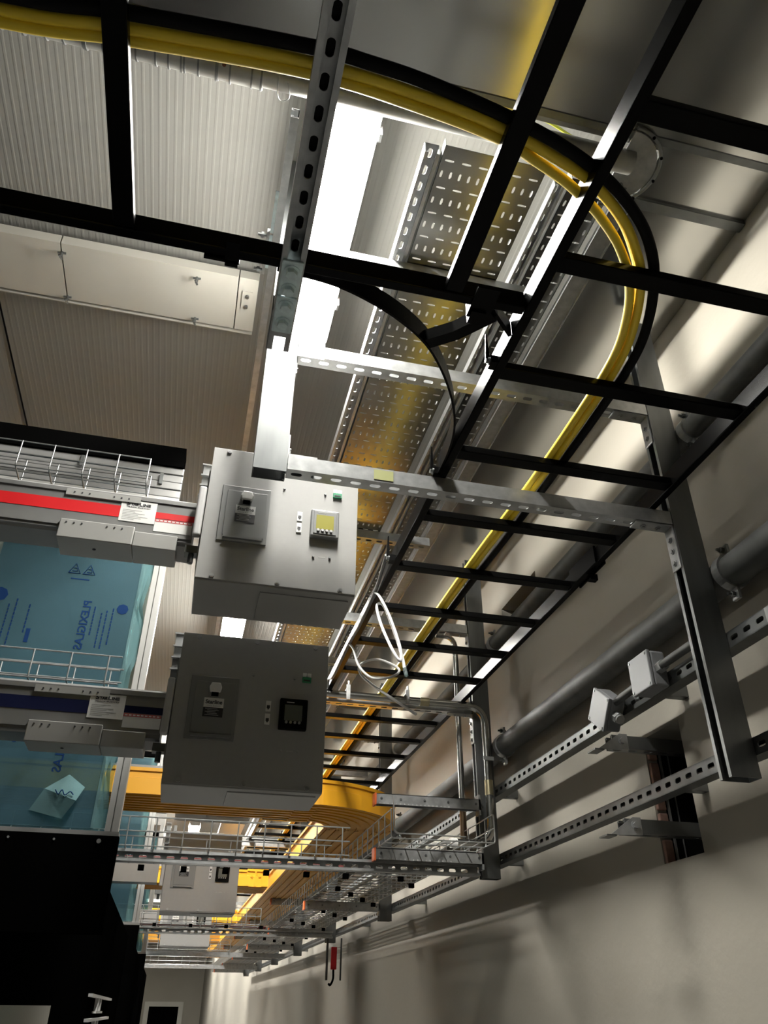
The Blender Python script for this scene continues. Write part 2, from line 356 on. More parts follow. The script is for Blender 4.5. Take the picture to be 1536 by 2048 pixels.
# cross channels
def xchan(label, x0, x1, y, z, opening='down', dp=.041, wd=.041, m=GALV, name='channel_beam', slots=True):
    # z = underside; y = front face
    mb = MB(); L = x1 - x0
    if opening == 'up': channel(mb, (x0, y + wd / 2, z + dp), X, Y, -Z, L, wd, dp, slots)
    elif opening == 'front': channel(mb, (x0, y, z + wd / 2), X, Z, Y, L, wd, dp, slots)
    else: channel(mb, (x0, y + wd / 2, z), X, Y, Z, L, wd, dp, slots)
    return tag(mb.build(name, m), label, 'channel')
xchan('slotted cross channel carrying the perforated trays, in front of the lamp', .103, .80, 1.468, 3.416, 'up')
xchan('slotted cross channel carrying the perforated trays, behind the near frame', .37, .93, 2.97, 3.416, 'up')
xchan('slotted cross channel carrying the perforated trays, third along', .37, .93, 4.5, 3.416, 'up')
b = xchan('upper slotted channel beam of the nearest frame, across the lamp', .128, 1.176, 1.552, 3.10, 'up')
bx(.128, .20, 1.545, 1.552, 3.088, 3.143).build('end_plate', GALV, b)
b = xchan('lower slotted channel beam of the nearest frame, under the black ladder', .128, 1.176, 1.552, 2.716, 'up')
bx(.128, .20, 1.552, 1.60, 2.757, 2.762).build('end_plate', GALV, b)
bx(.345, .395, 1.5505, 1.552, 2.722, 2.752).build('yellow_tag', mat('pale_yellow_tag', (.30, .31, .12), .5), b)
b = xchan('upper channel beam of the second frame, above the black ladder', .128, 1.17, 3.19, 3.10, 'up')
b = xchan('lower channel beam of the second frame, under the conduit', .20, 1.17, 3.19, 2.716, 'up')
b = xchan('long slotted channel low on the second frame, carrying the wire baskets', -.26, 1.17, 3.19, 2.058, 'front')
b = xchan('slotted channel low on the fourth frame, carrying the wire baskets', -.42, 1.17, 6.40, 2.058, 'front')
for i, yy in enumerate((9.1, 11.8)): xchan('distant slotted channel carrying the wire baskets, %s one' % ['nearer', 'farther'][i], -.5, 1.17, yy, 2.058, 'up')
for i, yy in enumerate((4.97, 6.75)): xchan('lower channel beam of the %s frame, far under the black ladder' % ORD[i + 2], .3, 1.17, yy, 2.716, 'up')

# ================================================================== posts
pl = thing('channel_post', 'wide plain hanging post with open end, in front of the light feed box', 'post', (.045, 1.55, 2.706))
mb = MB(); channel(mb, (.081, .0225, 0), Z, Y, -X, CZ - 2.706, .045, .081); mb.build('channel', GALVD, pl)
for z in (.045, .085, .36): bolt(MB(), (.081, .03, z), X, .007, .007).build('bolt', GALV, pl)
for z in (.03, .33): bx(.081, .085, .008, .04, z, z + .09).build('bracket_plate', GALV, pl)
def lbracket(parent, x, y, z, wd=.038, a=.11, b=.13):   # under a beam that meets the post's room face at x (local), underside z
    MB().box(x - a, x, y, y + wd, z - .005, z).box(x - .005, x, y, y + wd, z - b, z).build('angle_bracket', GALV, parent, bevel=.003)
    for dx in (.035, .08): bolt(MB(), (x - dx, y + wd / 2, z - .005), -Z, .006, .005).build('bracket_bolt', GALV, parent)
    for dz in (.04, .075, .11):
        if dz < b: bolt(MB(), (x - .005, y + wd / 2, z - dz), -X, .006, .005).build('bracket_bolt', GALV, parent)
posts = [1.55, 3.19, 4.97, 6.75, 8.5, 10.3, 12.1, 13.9]
PL = ['big galvanised channel post nearest the viewer, beside the thick pipe', 'galvanised channel post with conduits strapped to it, second from the viewer',
      'galvanised channel post third from the viewer, past the yellow elbow', 'galvanised channel post fourth from the viewer, above the red tag'] + ['distant galvanised channel post, %s from the viewer' % o for o in ('fifth', 'sixth', 'seventh', 'eighth', 'ninth')]
for i, y in enumerate(posts):
    t = thing('channel_post', PL[i], 'post', (1.178, y, 2.05), 'channel posts along the wall')
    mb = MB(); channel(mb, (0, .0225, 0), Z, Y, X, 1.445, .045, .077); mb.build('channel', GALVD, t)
    if i < 4:
        lbracket(t, 0, .004, .666); lbracket(t, 0, .004, 1.05, b=.10)
        bolt(MB(), (.077, .022, .07), X, .006, .004).build('bolt', GALV, t)
    # cantilever arms with orange caps
    if i >= 1:
        for q, (z, nm) in enumerate(((2.30, 'upper'), (2.095, 'lower'))):
            y_ = y - .041
            a = tag(bx(0, .44, 0, .0025, 0, .041).box(0, .44, 0, .041, .0385, .041).box(0, .44, .0385, .041, 0, .041).box(.432, .44, 0, .041, -.02, .06).build('cantilever_arm', GALV, loc=(.732, y_, z)),
                    '%s cantilever arm with orange end cap on the %s post' % (nm, ORD[i]), 'bracket arm', 'cantilever arms with orange caps')
            bx(-.007, 0, -.001, .042, -.004, .042).build('end_cap', ORANGE, a)
            mb = MB()
            for k in range(18): mb.box(.012 + k * .017, .016 + k * .017, -.001, .0, .001, .006)
            mb.build('teeth', LGREY, a)['kind'] = 'stuff'
            mb = MB()
            for xx in (.02, .10, .2, .3, .42): bolt(mb, (xx, 0, .022), -Y, .0035, .002)
            mb.build('arm_bolts', GALVD, a)['kind'] = 'stuff'

# ================================================================== wall channels, pipes, wall boxes
def wall_channel(z, label):
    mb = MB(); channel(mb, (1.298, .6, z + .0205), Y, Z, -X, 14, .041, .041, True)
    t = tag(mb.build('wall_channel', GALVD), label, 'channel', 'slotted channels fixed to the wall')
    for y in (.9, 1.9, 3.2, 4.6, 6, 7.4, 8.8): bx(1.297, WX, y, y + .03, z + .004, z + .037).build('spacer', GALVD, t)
    return t
u = wall_channel(2.365, 'upper slotted wall channel with the two grey junction boxes'); wall_channel(2.102, 'lower slotted wall channel below the junction boxes')
bolt(MB(), (1.257, 1.365, 2.386), -X, .012, .009).build('bolt', GALV, u); bx(1.2545, 1.257, 1.33, 1.40, 2.368, 2.404).build('washer_plate', GALV, u)
def wall_pipe(x, z, r, label, ys):
    t = thing('wall_pipe', label, 'pipe', (x, 0, z))
    MB().cyl((0, .3, 0), (0, 15, 0), r, 28).build('pipe', PIPE, t)
    for y in ys:
        c = MB(); n = 28; R = r + .006
        for k in range(n):
            a, b2 = 2 * PI * k / n, 2 * PI * (k + 1) / n
            c.add([(q * math.cos(e), y + dy, q * math.sin(e)) for q in (r, R) for e in (a, b2) for dy in (-.013, .013)], [(4, 6, 7, 5), (0, 4, 5, 1), (2, 3, 7, 6), (0, 2, 6, 4), (1, 5, 7, 3)])
        for sg in (-1, 1): c.box(-.004, .004, y - .013, y + .013, sg * (r + .018) - .018, sg * (r + .018) + .018)
        c.build('clamp_ring', GALV, t)
        for sg in (-1, 1): MB().cyl((-.026, y, sg * (r + .022)), (.012, y, sg * (r + .022)), .004, 8).cyl((-.016, y, sg * (r + .022)), (-.006, y, sg * (r + .022)), .008, 6).build('clamp_bolt', GALVD, t)
    return t
wall_pipe(1.301, 2.574, .043, 'thick grey steel pipe clamped along the wall behind the posts', (1.53, 3.16, 4.94))
sp = wall_pipe(1.291, 3.045, .032, 'thin grey steel pipe high on the wall with a chalk N on it', (1.53, 3.16, 4.94))
nn = text('N', .04, LGREY, (-.0255, 1.39, -.0205), (math.radians(50), 0, math.radians(-90)), 'chalk_mark', sp)

def junction_box(label, y, z, rot):
    t = thing('junction_box', label, 'box', (1.257, y, z), 'grey junction boxes'); t.rotation_euler = (rot, 0, 0)
    bx(-.048, 0, -.052, .052, -.052, .052).build('body', BOXGREY, t, bevel=.007, seg=3)
    bx(-.058, -.047, -.053, .053, -.053, .053).build('lid', BOXGREY, t, bevel=.003)
    for a in (-.044, .044):
        for c in (-.044, .044): MB().cyl((-.060, a, c), (-.057, a, c), .004, 8).build('lid_screw', GALVD, t)
    MB().cyl((-.025, -.075, 0), (-.025, -.05, 0), .017, 6).cyl((-.025, -.083, 0), (-.025, -.06, 0), .0135, 14).build('gland', GALV, t)
    return t
junction_box('grey junction box, lid square to the wall, nearer the big post', 1.875, 2.415, .0)
junction_box('grey junction box turned about forty-five degrees on the wall channel', 2.135, 2.395, math.radians(38))
tag(MB().tube([(1.228, 1.62, 2.415), (1.228, 1.80, 2.415)], .012, 12).build('conduit', PIPE), 'short steel conduit from behind the big post into the nearer junction box', 'conduit')
tag(MB().tube([(1.228, 1.93, 2.405), (1.228, 2.08, 2.400)], .012, 12).build('conduit', PIPE), 'short steel conduit between the two grey junction boxes', 'conduit')
def hole_bracket(z, label):
    t = thing('wall_bracket', label, 'bracket', (1.14, 2.065, z), 'brackets at the wall opening')
    mb = MB(); channel(mb, (.05, .02, .04), X, Y, -Z, .36, .04, .038, True); mb.build('channel', GALVD, t)
    mb = MB(); mb.prism((0, .0, 0), Y, X, Z, [(0, -.006), (.10, -.002), (.10, .044), (.075, .044)], -.003, .0); mb.build('gusset_plate', GALV, t)
    bx(-.01, .02, -.003, .045, -.008, -.004).build('foot', GALVD, t)
    bolt(MB(), (.08, -.003, .022), -Y, .009, .007).build('bolt', GALV, t)
hole_bracket(2.255, 'upper slotted bracket sticking out of the dark wall opening'); hole_bracket(2.02, 'lower slotted bracket sticking out of the dark wall opening')

# ================================================================== black cable ladders
LZ = 2.76
t = thing('cable_ladder', 'long black cable ladder running down the corridor towards the yellow trough', 'cable ladder', (0, 0, LZ))
for x in (.515, 1.116): bx(x, x + .021, -.9, 11, 0, .05).build('rail', BLACK, t, bevel=.002)
rm = None
for k in range(-4, 34):
    if rm is None: r0 = bx(.536, 1.116, -.018, .018, .004, .024).build('rung', BLACK, t, loc=(0, .557 + .3 * k, 0), bevel=.002); rm = r0
    else:
        r = rm.copy(); COL.objects.link(r); r.location = (0, .557 + .3 * k, 0)
MB().box(1.137, 1.143, 1.86, 2.03, -.004, .054).box(1.108, 1.116, 1.86, 2.03, -.004, .054).build('splice_plate', BLACK, t)
MB().box(1.125, 1.15, 1.93, 1.95, -.024, -.004).build('clamp_screw', BLACK, t)
for y, h in ((1.135, .055), (1.55, .06), (2.02, .05)):
    c = MB().box(.500, .515, y - .012, y + .012, .0, .02); c.prism((0, y, 0), Y, X, Z, [(.492, .015), (.502, .015), (.500, .09), (.497, .09)], -.002, .002); c.build('hold_down_clip', BLACK, t)
    bolt(MB(), (.5, y, .012), -X, .006, .006).build('clip_bolt', GALVD, t)
t = thing('cable_ladder', 'short black cable ladder crossing from the upper left into the long one', 'cable ladder', (0, 0, LZ))
for y in (.348, .966): bx(-1.5, .514, y, y + .02, 0, .045).build('rail', BLACK, t, bevel=.002)
for x in (-1.146, -.846, -.546, -.246, .060, .366): bx(x - .018, x + .018, .368, .966, .004, .024).build('rung', BLACK, t, bevel=.002)
MB().box(-.066, -.042, .945, 1.0, -.006, -.0).box(-.104, -.04, .986, .992, -.006, .05).build('splice_plate', BLACK, t)
t = thing('ladder_bend', 'curved black strip and strut bracing the inner corner of the two ladders', 'bracket', (0, 0, LZ))
bend = catmull([(.03, .992, 0), (.12, .999, 0), (.19, 1.016, 0), (.276, 1.055, 0), (.351, 1.108, 0), (.410, 1.18, 0), (.462, 1.27, 0), (.494, 1.355, 0), (.508, 1.44, 0), (.5125, 1.545, 0)], 5)
MB().strip(bend, .05, .005).build('curved_strip', BLACK, t)
MB().strip([(.352, 1.112, .002), (.405, 1.072, .002), (.462, 1.006, .002)], .03, .026).build('brace', BLACK, t)
MB().strip([(.465, 1.0, .0), (.512, 1.045, .0)], .04, .008).build('corner_plate', BLACK, t)
MB().box(.405, .45, .935, 1.01, -.006, .0).box(.41, .44, .99, 1.02, -.012, .04).build('clamp', BLACK, t)

# cables lying in the ladders
RT = LZ + .024
def cable(pts, r, m, label, name='cable', z=None, n=8, cat='cable', group=None):
    P = [(p[0], p[1], (p[2] if len(p) > 2 else RT + r) + (z or 0)) for p in pts]
    return tag(MB().tube(catmull(P, n), r, 10).build(name, m), label, cat, group)
A = [(-1.5, .667), (-.9, .662), (-.412, .655), (-.238, .638), (.031, .622), (.213, .631), (.347, .650), (.478, .685), (.545, .712), (.615, .757), (.668, .808), (.716, .872), (.760, .975), (.786, 1.09), (.795, 1.3), (.795, 1.6), (.785, 2.0), (.783, 2.6), (.786, 3.5), (.79, 4.6), (.79, 8)]
Bp = [(-1.5, .684), (-.9, .679), (-.414, .672), (-.239, .655), (.032, .638), (.218, .650), (.352, .668), (.422, .690), (.482, .712), (.53, .736), (.575, .763), (.64, .815), (.698, .885), (.741, .978), (.767, 1.092), (.776, 1.3), (.777, 1.6), (.767, 2.0), (.765, 2.6), (.768, 3.5), (.772, 4.6), (.772, 8)]
cable(A, .0092, YEL, 'outer yellow cable in the black ladder, next to the black cable', 'yellow_cable', group='yellow cables')
cable(Bp, .0092, YEL, 'inner yellow cable in the black ladder, on the side of the lamp', 'yellow_cable', group='yellow cables')
cable([(a[0], a[1] + .007) for a in A], .0085, YEL, 'top yellow cable lying over the other two in the ladder', 'yellow_cable', z=.015, group='yellow cables')
cable([(-1.5, .646), (-.9, .641), (-.408, .634), (-.238, .617), (.028, .600), (.12, .602), (.209, .609), (.349, .631), (.451, .655), (.545, .690), (.629, .740), (.69, .795), (.740, .865), (.786, .968), (.812, 1.081), (.820, 1.273), (.821, 1.7), (.810, 2.4), (.81, 4), (.81, 8)], .0105, RUBBER, 'thick black cable lying along the yellow cables', 'black_cable')

# ladder support channel overhead with zinc splice plates
oc = thing('overhead_channel', 'slotted channel running overhead towards the viewer with zinc bolted end', 'channel', (.0545, -1.2, 2.7165))
mb = MB(); channel(mb, (0, 0, 0), Y, X, Z, 2.355, .043, .041, True); mb.build('channel', GALV, oc)
for y0, y1 in ((2.125, 2.206), (2.209, 2.30)): bx(-.019, .019, y0, y1, -.006, 0).build('zinc_plate', ZINC, oc, bevel=.002)
for y in (2.147, 2.188, 2.229, 2.272): bolt(MB(), (0, y, -.006), -Z, .0105, .009).build('hex_bolt', ZINC, oc)
bx(-.024, -.0215, 2.25, 2.355, .0, .04).build('end_fitting', GALVD, oc)

# ================================================================== feed boxes and busways
def feed_box(loc, label, lcd):
    t = thing('feed_box', label, 'electrical box', loc, 'grey busway feed boxes')
    bx(0, .392, .003, .205, 0, .394).build('body', GREY, t, bevel=.002)
    bx(0, .392, 0, .003, .004, .394).build('cover', GREY, t, bevel=.001)
    bx(.16, .38, .03, .19, -.003, .0).build('bottom_flap', GREY, t)
    bx(.02, .372, .205, .276, .06, .394).build('gap_light_block', GREYD, t)  # unseen block added behind the box to stop lamp light slipping through the gap
    # breaker panel
    pz = t
    bp_ = bx(.037, .160, -.004, 0, .112, .277).build('breaker_panel', GREYD, pz, bevel=.001)
    bx(.050, .152, -.0055, -.004, .128, .262).build('raised_plate', GREYD, bp_, bevel=.0006)
    bx(.052, .148, -.013, -.0055, .118, .124).build('lower_lip', GREYD, bp_)
    h = MB(); h.prism((.100, -.006, .245), -Y, X, Z, [(-.013, -.012), (.013, -.012), (.016, .0), (.011, .012), (-.011, .012), (-.016, .0)], 0, .012); h.build('switch_handle', WHITE, bp_, bevel=.002)
    bx(.091, .109, -.012, -.0055, .224, .233).build('switch_slot', BLACKM, bp_)
    nm = bx(.075, .125, -.0065, -.0055, .194, .219).build('name_plate', WHITE, bp_)
    text('Starline', .0145, INK, (.100, -.0069, .208), FACE, 'lettering', bp_, width=.042, bold=.0003)
    text('TRACK BUSWAY', .004, INKG, (.100, -.0069, .198), FACE, 'lettering', bp_, width=.036)
    bx(.075, .125, -.0065, -.0055, .170, .194).build('rating_plate', INK, bp_)
    mb = MB()
    for k in range(5): mb.box(.08 + .006 * (k % 2), .115 - .004 * (k % 3), -.0068, -.0065, .174 + k * .004, .1752 + k * .004)
    mb.build('fine_print', INKG, bp_)['kind'] = 'stuff'
    # sockets
    for z in (.199, .165):
        s = bx(.233, .246, -.003, 0, z - .002, z + .026).build('network_socket', WHITE, t)
        bx(.2355, .2435, -.0036, -.003, z + .006, z + .014).box(.2375, .2415, -.0036, -.003, z + .003, z + .006).build('port', INK, s)
    # meter
    me = bx(.268, .341, -.016, 0, .151, .232).build('power_meter', GREYD if lcd is LCD else BLACK, t, bevel=.003)
    bx(.2745, .334, -.018, -.016, .158, .226).build('bezel', GREYD if lcd is LCD else BLACK, me, bevel=.001)
    bx(.281, .327, -.0186, -.018, .172, .214).build('screen', lcd, me)
    bx(.285, .305, -.0185, -.018, .2195, .2215).build('printed_line', INKG, me)
    for k in range(4): MB().cyl((.287 + k * .0112, -.021, .168), (.287 + k * .0112, -.018, .168), .0036, 10).build('button', LGREY if lcd is LCD else GREYD, me)
    g = bx(.324, .347, -.006, 0, .283, .297).build('terminal_block', GREEN, t)
    for k in range(2): bx(.324 + .0125 * k, .3345 + .0125 * k, -.004, 0, .298, .309).build('terminal_label', WHITE, g)
    bx(.327, .344, -.0068, -.006, .286, .29).build('terminal_slot', INK, g)
    for x, z in ((.041, .384), (.195, .384), (.355, .384), (.039, .012), (.197, .011), (.353, .010)): MB().cyl((x, -.005, z), (x, 0, z), .006, 10).cyl((x, -.006, z), (x, -.005, z), .003, 8).build('cover_screw', GALV, t)
    for x, z in ((.303, .291), (.194, .291), (.281, .099), (.323, .100)): MB().cyl((x, -.004, z), (x, 0, z), .003, 8).build('cover_screw', GALV, t)
    bx(.294, .312, -.0004, 0, .0975, .1010).build('printed_line', INKG, t)
    bx(-.022, -.002, .0, .02, .12, .268).build('end_flange', LGREY, t, bevel=.006, seg=3)
    bx(-.004, .0, .02, .19, .06, .33).build('side_plate', GREY, t)
    # hanger bracket at the top left corner
    mb = MB(); mb.box(-.028, -.004, .2, .23, .33, .47).box(-.032, -.004, .195, .235, .47, .474)
    for k in range(3): mb.box(-.032, -.002, .19, .2, .36 + k * .035, .364 + k * .035)
    mb.build('hanger_bracket', GREYD, t)
    # clamp at the lower left corner
    MB().box(-.035, .0, .03, .06, .085, .105).cyl((-.018, .04, .06), (-.018, .04, .085), .007, 8).build('clamp', GALVD, t)
    return t
fb1 = feed_box((-.056, 1.705, 2.468), 'brightly lit grey feed box with yellow-green meter screen', LCD)
fb2 = feed_box((-.069, 1.99, 2.057), 'shaded grey feed box with black meter, below the lit one', LCDG)

def busway(loc, stripe, label, L=1.7):
    t = thing('busway', label, 'busway', loc, 'striped busway sections')
    # profile in (y, z), front at y = 0
    prof = [(.0, .0), (.0, .118), (.006, .124), (.10, .124), (.10, -.004), (.014, -.004), (.010, .0)]
    MB().prism((0, 0, 0), X, Y, Z, prof, -L, 0).build('housing', ALU, t)
    bx(-L, 0, -.003, 0, .105, .112).box(-L, 0, -.003, 0, .008, .014).build('ribs', ALU, t)
    bx(-L, -.18, -.0008, 0, .050, .083).build('stripe', stripe, t); bx(-.10, -.0, -.0008, 0, .060, .078).build('stripe', stripe, t)
    bx(-.32, -.14, -.004, .0, .095, .113).build('joint_cover', ALUW, t)
    jc = bx(-.315, -.14, -.010, .085, -.030, .022).build('joint_cover', ALUW, t, bevel=.002); bx(-.139, -.035, -.006, .085, -.030, .012).build('end_cover', ALUW, t, bevel=.002)
    mb = MB()
    for x in (-.30, -.282, -.264, -.205, -.187, -.169): mb.cyl((x, -.0115, .012), (x, -.0098, .012), .0022, 8).cyl((x, -.005, .104), (x, -.0038, .104), .0022, 8)
    mb.cyl((-.23, .035, -.0315), (-.23, .035, -.03), .004, 10)
    mb.build('rivet_holes', INK, t)['kind'] = 'stuff'
    s = bx(-.185, -.098, -.0016, 0, .040, .102).build('maker_sticker', WHITE, t, bevel=.0007)
    for ch, sz, x, wd in (('S', .014, -.1675, .009), ('TAR', .0105, -.1525, .019), ('L', .014, -.1375, .0075), ('INE', .0105, -.1230, .019)): text(ch, sz, INK, (x, -.0021, .0925 - (.014 - sz) * .32), FACE, 'lettering', s, width=wd, bold=.0005)
    text('TRACK BUSWAY', .0048, INK, (-.142, -.0021, .083), FACE, 'lettering', s, width=.060)
    mb = MB()
    for k in range(7): mb.box(-.178, -.178 + .03 + .04 * ((k * 7) % 5) / 5, -.0019, -.0016, .046 + .0045 * k, .0474 + .0045 * k)
    mb.build('fine_print', INKG, s)['kind'] = 'stuff'
    w_ = bx(-.097, -.005, -.001, 0, .022, .058).build('warning_sticker', WHITE, t)
    bx(-.097, -.005, -.0013, -.001, .050, .058).build('warning_band', INKR, w_)
    for k in range(9): bx(-.094 + .0098 * k, -.0875 + .0098 * k, -.0015, -.0013, .0525, .0555).build('printed_word', WHITE, w_)
    return t
busway((-.078, 1.75, 2.587), RED, 'silver busway with a red stripe feeding the upper box')
busway((-.09, 2.03, 2.175), BLUE, 'silver busway with a dark blue stripe feeding the lower box')

# ================================================================== wire baskets
def basket_x(label, x0, x1, y0, y1, z0, h, name='wire_basket', pitch=.1, r=.0025):
    t = thing(name, label, 'wire basket', (0, 0, 0), 'wire basket trays')
    mb = MB()
    for y in (y0, (y0 * 2 + y1) / 3, (y0 + 2 * y1) / 3, y1): mb.cyl((x0, y, z0), (x1, y, z0), r, 6)
    for y in (y0, y1):
        for z in (z0 + h * .5, z0 + h): mb.cyl((x0, y, z), (x1, y, z), r, 6)
    mb.build('long_wires', GALV, t)['kind'] = 'stuff'
    src = None; n = int((x1 - x0) / pitch)
    for k in range(n + 1):
        if src is None: src = MB().tube(fillet([(0, y0 - r, z0 + h), (0, y0 - r, z0 - r), (0, y1 + r, z0 - r), (0, y1 + r, z0 + h)], .012, 3), r, 6).build('cross_wire', GALV, t, loc=(x0, 0, 0))
        else: c = src.copy(); COL.objects.link(c); c.location = (x0 + k * pitch, 0, 0)
    return t
def basket_y(label, x0, x1, y0, y1, z0, h, pitch=.1, r=.0025):
    t = thing('wire_basket', label, 'wire basket', (0, 0, 0), 'wire basket trays')
    mb = MB()
    for k in range(9): x = x0 + (x1 - x0) * k / 8; mb.cyl((x, y0, z0), (x, y1, z0), r, 6)
    for x in (x0, x1):
        for z in (z0 + h * .5, z0 + h): mb.cyl((x, y0, z), (x, y1, z), r, 6)
    mb.build('long_wires', GALV, t)['kind'] = 'stuff'; src = None
    for k in range(int((y1 - y0) / pitch) + 1):
        if src is None: src = MB().tube(fillet([(x0 - r, 0, z0 + h), (x0 - r, 0, z0 - r), (x1 + r, 0, z0 - r), (x1 + r, 0, z0 + h)], .012, 3), r, 6).build('cross_wire', GALV, t, loc=(0, y0, 0))
        else: c = src.copy(); COL.objects.link(c); c.location = (0, y0 + k * pitch, 0)
    return t
def clips(parent, pts):
    src = None
    for p_ in pts:
        if src is None: src = bx(-.012, .012, -.012, .012, -.02, .0).build('clip', BLACKM, parent, loc=p_)
        else: c = src.copy(); COL.objects.link(c); c.location = p_
basket_x('wire basket with bright hooked wires above the red-striped busway', -1.57, -.27, 2.20, 2.30, 3.045, .095)
basket_x('wire basket in front of the blue film above the blue-striped busway', -1.57, -.235, 2.20, 2.30, 2.365, .08)
w1 = basket_x('wire basket crossing on the long slotted channel below the yellow trough', -.9, .63, 3.16, 3.56, 2.105, .10)
w2 = basket_x('second wire basket crossing farther down, with maroon cable', -.9, .60, 6.1, 6.5, 2.105, .10)
w3 = basket_x('third wire basket crossing far down the corridor', -.9, .60, 8.9, 9.3, 2.105, .10)
wy = basket_y('long wire basket running down the corridor on the cantilever arms', .745, 1.145, 2.95, 15, 2.141, .10)
clips(w1, [(-.15 + .17 * k, 3.58, 2.10) for k in range(6)]); clips(w2, [(-.35 + .24 * k, 6.12, 2.10) for k in range(5)])
clips(wy, [(.80 + .11 * (k % 4), 3.45 + .21 * k, 2.137) for k in range(34)])
for y0, l in ((3.52, 'nearer'), (6.46, 'farther')): tag(MB().tube([(-.9, y0, 2.117), (.3, y0, 2.117), (.68, y0 + .02, 2.117)], .009, 8).build('maroon_cable', MAROON), '%s maroon cable lying in a crossing wire basket' % l, 'cable')

# ================================================================== yellow troughs
def trough_profile(w_, h):      # (across, up), open channel with ribs on the underside and a lip
    t_ = .004; o = [(-w_ / 2, h), (-w_ / 2 - .008, h), (-w_ / 2 - .008, h - .014), (-w_ / 2, h - .014), (-w_ / 2, h * .62), (-w_ / 2 - .005, h * .60), (-w_ / 2 - .005, 0)]
    n = 7
    for k in range(n):
        a = -w_ / 2 + w_ * (k + .25) / n; b = -w_ / 2 + w_ * (k + .6) / n
        o += [(a, 0), (a, -.006), (b, -.006), (b, 0)]
    o += [(w_ / 2 + .005, 0), (w_ / 2 + .005, h * .6), (w_ / 2, h * .62), (w_ / 2, h - .014), (w_ / 2 + .008, h - .014), (w_ / 2 + .008, h), (w_ / 2, h)]
    inner = [(w_ / 2 - t_, h), (w_ / 2 - t_, t_), (-w_ / 2 + t_, t_), (-w_ / 2 + t_, h)]
    return o + inner
def sweep(mb, frames, prof):
    n = len(prof); vs = []
    for p_, side in frames: vs += [V(p_) + side * a + Z * b for a, b in prof]
    fs = [(i * n + j, i * n + (j + 1) % n, (i + 1) * n + (j + 1) % n, (i + 1) * n + j) for i in range(len(frames) - 1) for j in range(n)]
    return mb.add(vs, fs)
TZ = 2.345; TW = .33; TH = .105; prof = trough_profile(TW, TH)
def crossing(yc, xe, label, x0=-1.4, elbow=True):
    t = thing('cable_trough', label, 'cable trough', (0, 0, TZ), 'yellow cable troughs')
    r = .32; xc = xe - r; yy = yc + r
    sweep(MB(), [((x0, yc, 0), -Y), ((xc, yc, 0), -Y)], prof[::1]).build('straight', TROUGH, t)
    if not elbow:
        sweep(MB(), [((xc, yc, 0), -Y), ((.632, yc, 0), -Y)], trough_profile(TW + .015, TH + .006)).build('tee_fitting', TROUGH, t); xc = .54
    fr = []
    for k in range(13 if elbow else 0):
        a = -PI / 2 + PI / 2 * k / 12; rad = V((math.cos(a), math.sin(a), 0)); fr.append((V((xc, yy, 0)) + rad * r, rad))
    if fr: sweep(MB(), fr, prof).build('elbow', TROUGH, t)
    cp = trough_profile(TW + .022, TH + .008)
    c = sweep(MB(), [((xc - .045, yc, -.004), -Y), ((xc + .045, yc, -.004), -Y)], cp).build('coupler', TROUGH, t)
    for dx in (-.028, .028):
        m_ = MB(); m_.cyl((xc + dx, yc - TW / 2 - .022, .065), (xc + dx, yc - TW / 2 - .017, .065), .011, 6).cyl((xc + dx, yc - TW / 2 - .025, .065), (xc + dx, yc - TW / 2 - .021, .065), .004, 8); m_.build('coupler_bolt', TROUGH, c)
    bx(xc - .006, xc + .006, yc - TW / 2 - .022, yc - TW / 2 - .015, .0, TH).build('coupler_rib', TROUGH, c)
    return t
crossing(3.60, .82, 'yellow trough crossing behind the shaded feed box and turning down the corridor')
crossing(6.28, .80, 'second yellow trough crossing farther down, under the first', elbow=False)
crossing(9.0, .80, 'third yellow trough crossing, far down the corridor', elbow=False)
t = thing('cable_trough', 'long yellow trough running down the corridor towards its end', 'cable trough', (0, 0, TZ), 'yellow cable troughs')
sweep(MB(), [((.82, 3.93, -.002), X), ((.80, 15, -.002), X)], prof).build('straight', TROUGH, t)

# ================================================================== conduits and loose white cables
t = thing('conduit', 'shiny steel conduit along the second frame, bending down its post', 'conduit')
MB().tube(fillet([(.30, 3.15, 2.735), (1.213, 3.15, 2.735), (1.213, 3.15, 2.168), (1.06, 3.15, 2.168)], .085, 8), .0165, 14).build('pipe', CHROME, t)
MB().cyl((1.035, 3.15, 2.168), (1.062, 3.15, 2.168), .019, 14).build('bushing', WHITE, t)
MB().cyl((.92, 3.15, 2.735), (.96, 3.15, 2.735), .0185, 14).cyl((1.213, 3.15, 2.36), (1.213, 3.15, 2.42), .0185, 14).build('coupling', mat('brass_band', (.45, .40, .26), .35, 1.0), t)
for x in (.60, .86): MB().box(x - .008, x + .008, 3.131, 3.19, 2.757, 2.760).box(x - .008, x + .008, 3.128, 3.133, 2.71, 2.775).cyl((x, 3.13, 2.775), (x, 3.13, 2.79), .005, 6).build('strap', GALV, t)
bx(1.19, 1.236, 3.13, 3.135, 2.50, 2.515).build('strap', GALV, t)
t = thing('conduit', 'thin steel conduit dropping beside the second post from under the duct', 'conduit')
MB().tube(fillet([(1.05, 3.30, 3.125), (1.145, 3.30, 3.125), (1.145, 3.30, 2.15)], .06, 8), .013, 12).build('pipe', CHROME, t)
MB().cyl((1.145, 3.30, 2.22), (1.145, 3.30, 2.32), .0145, 12).build('coupling', mat('copper_band', (.33, .24, .16), .35, 1.0), t)
WC = 'white_cable'; CW = mat('cable_white', (.42, .42, .41), .45)
cable([(.50, 2.05, 2.80), (.508, 2.24, 2.765), (.505, 2.45, 2.745), (.506, 2.66, 2.755), (.495, 2.9, 2.72), (.503, 3.06, 2.765), (.503, 3.10, 2.742)], .0055, mat('grey_cable', (.13, .13, .125), .5), 'grey-white cable tied along the left ladder rail into the conduit', WC)
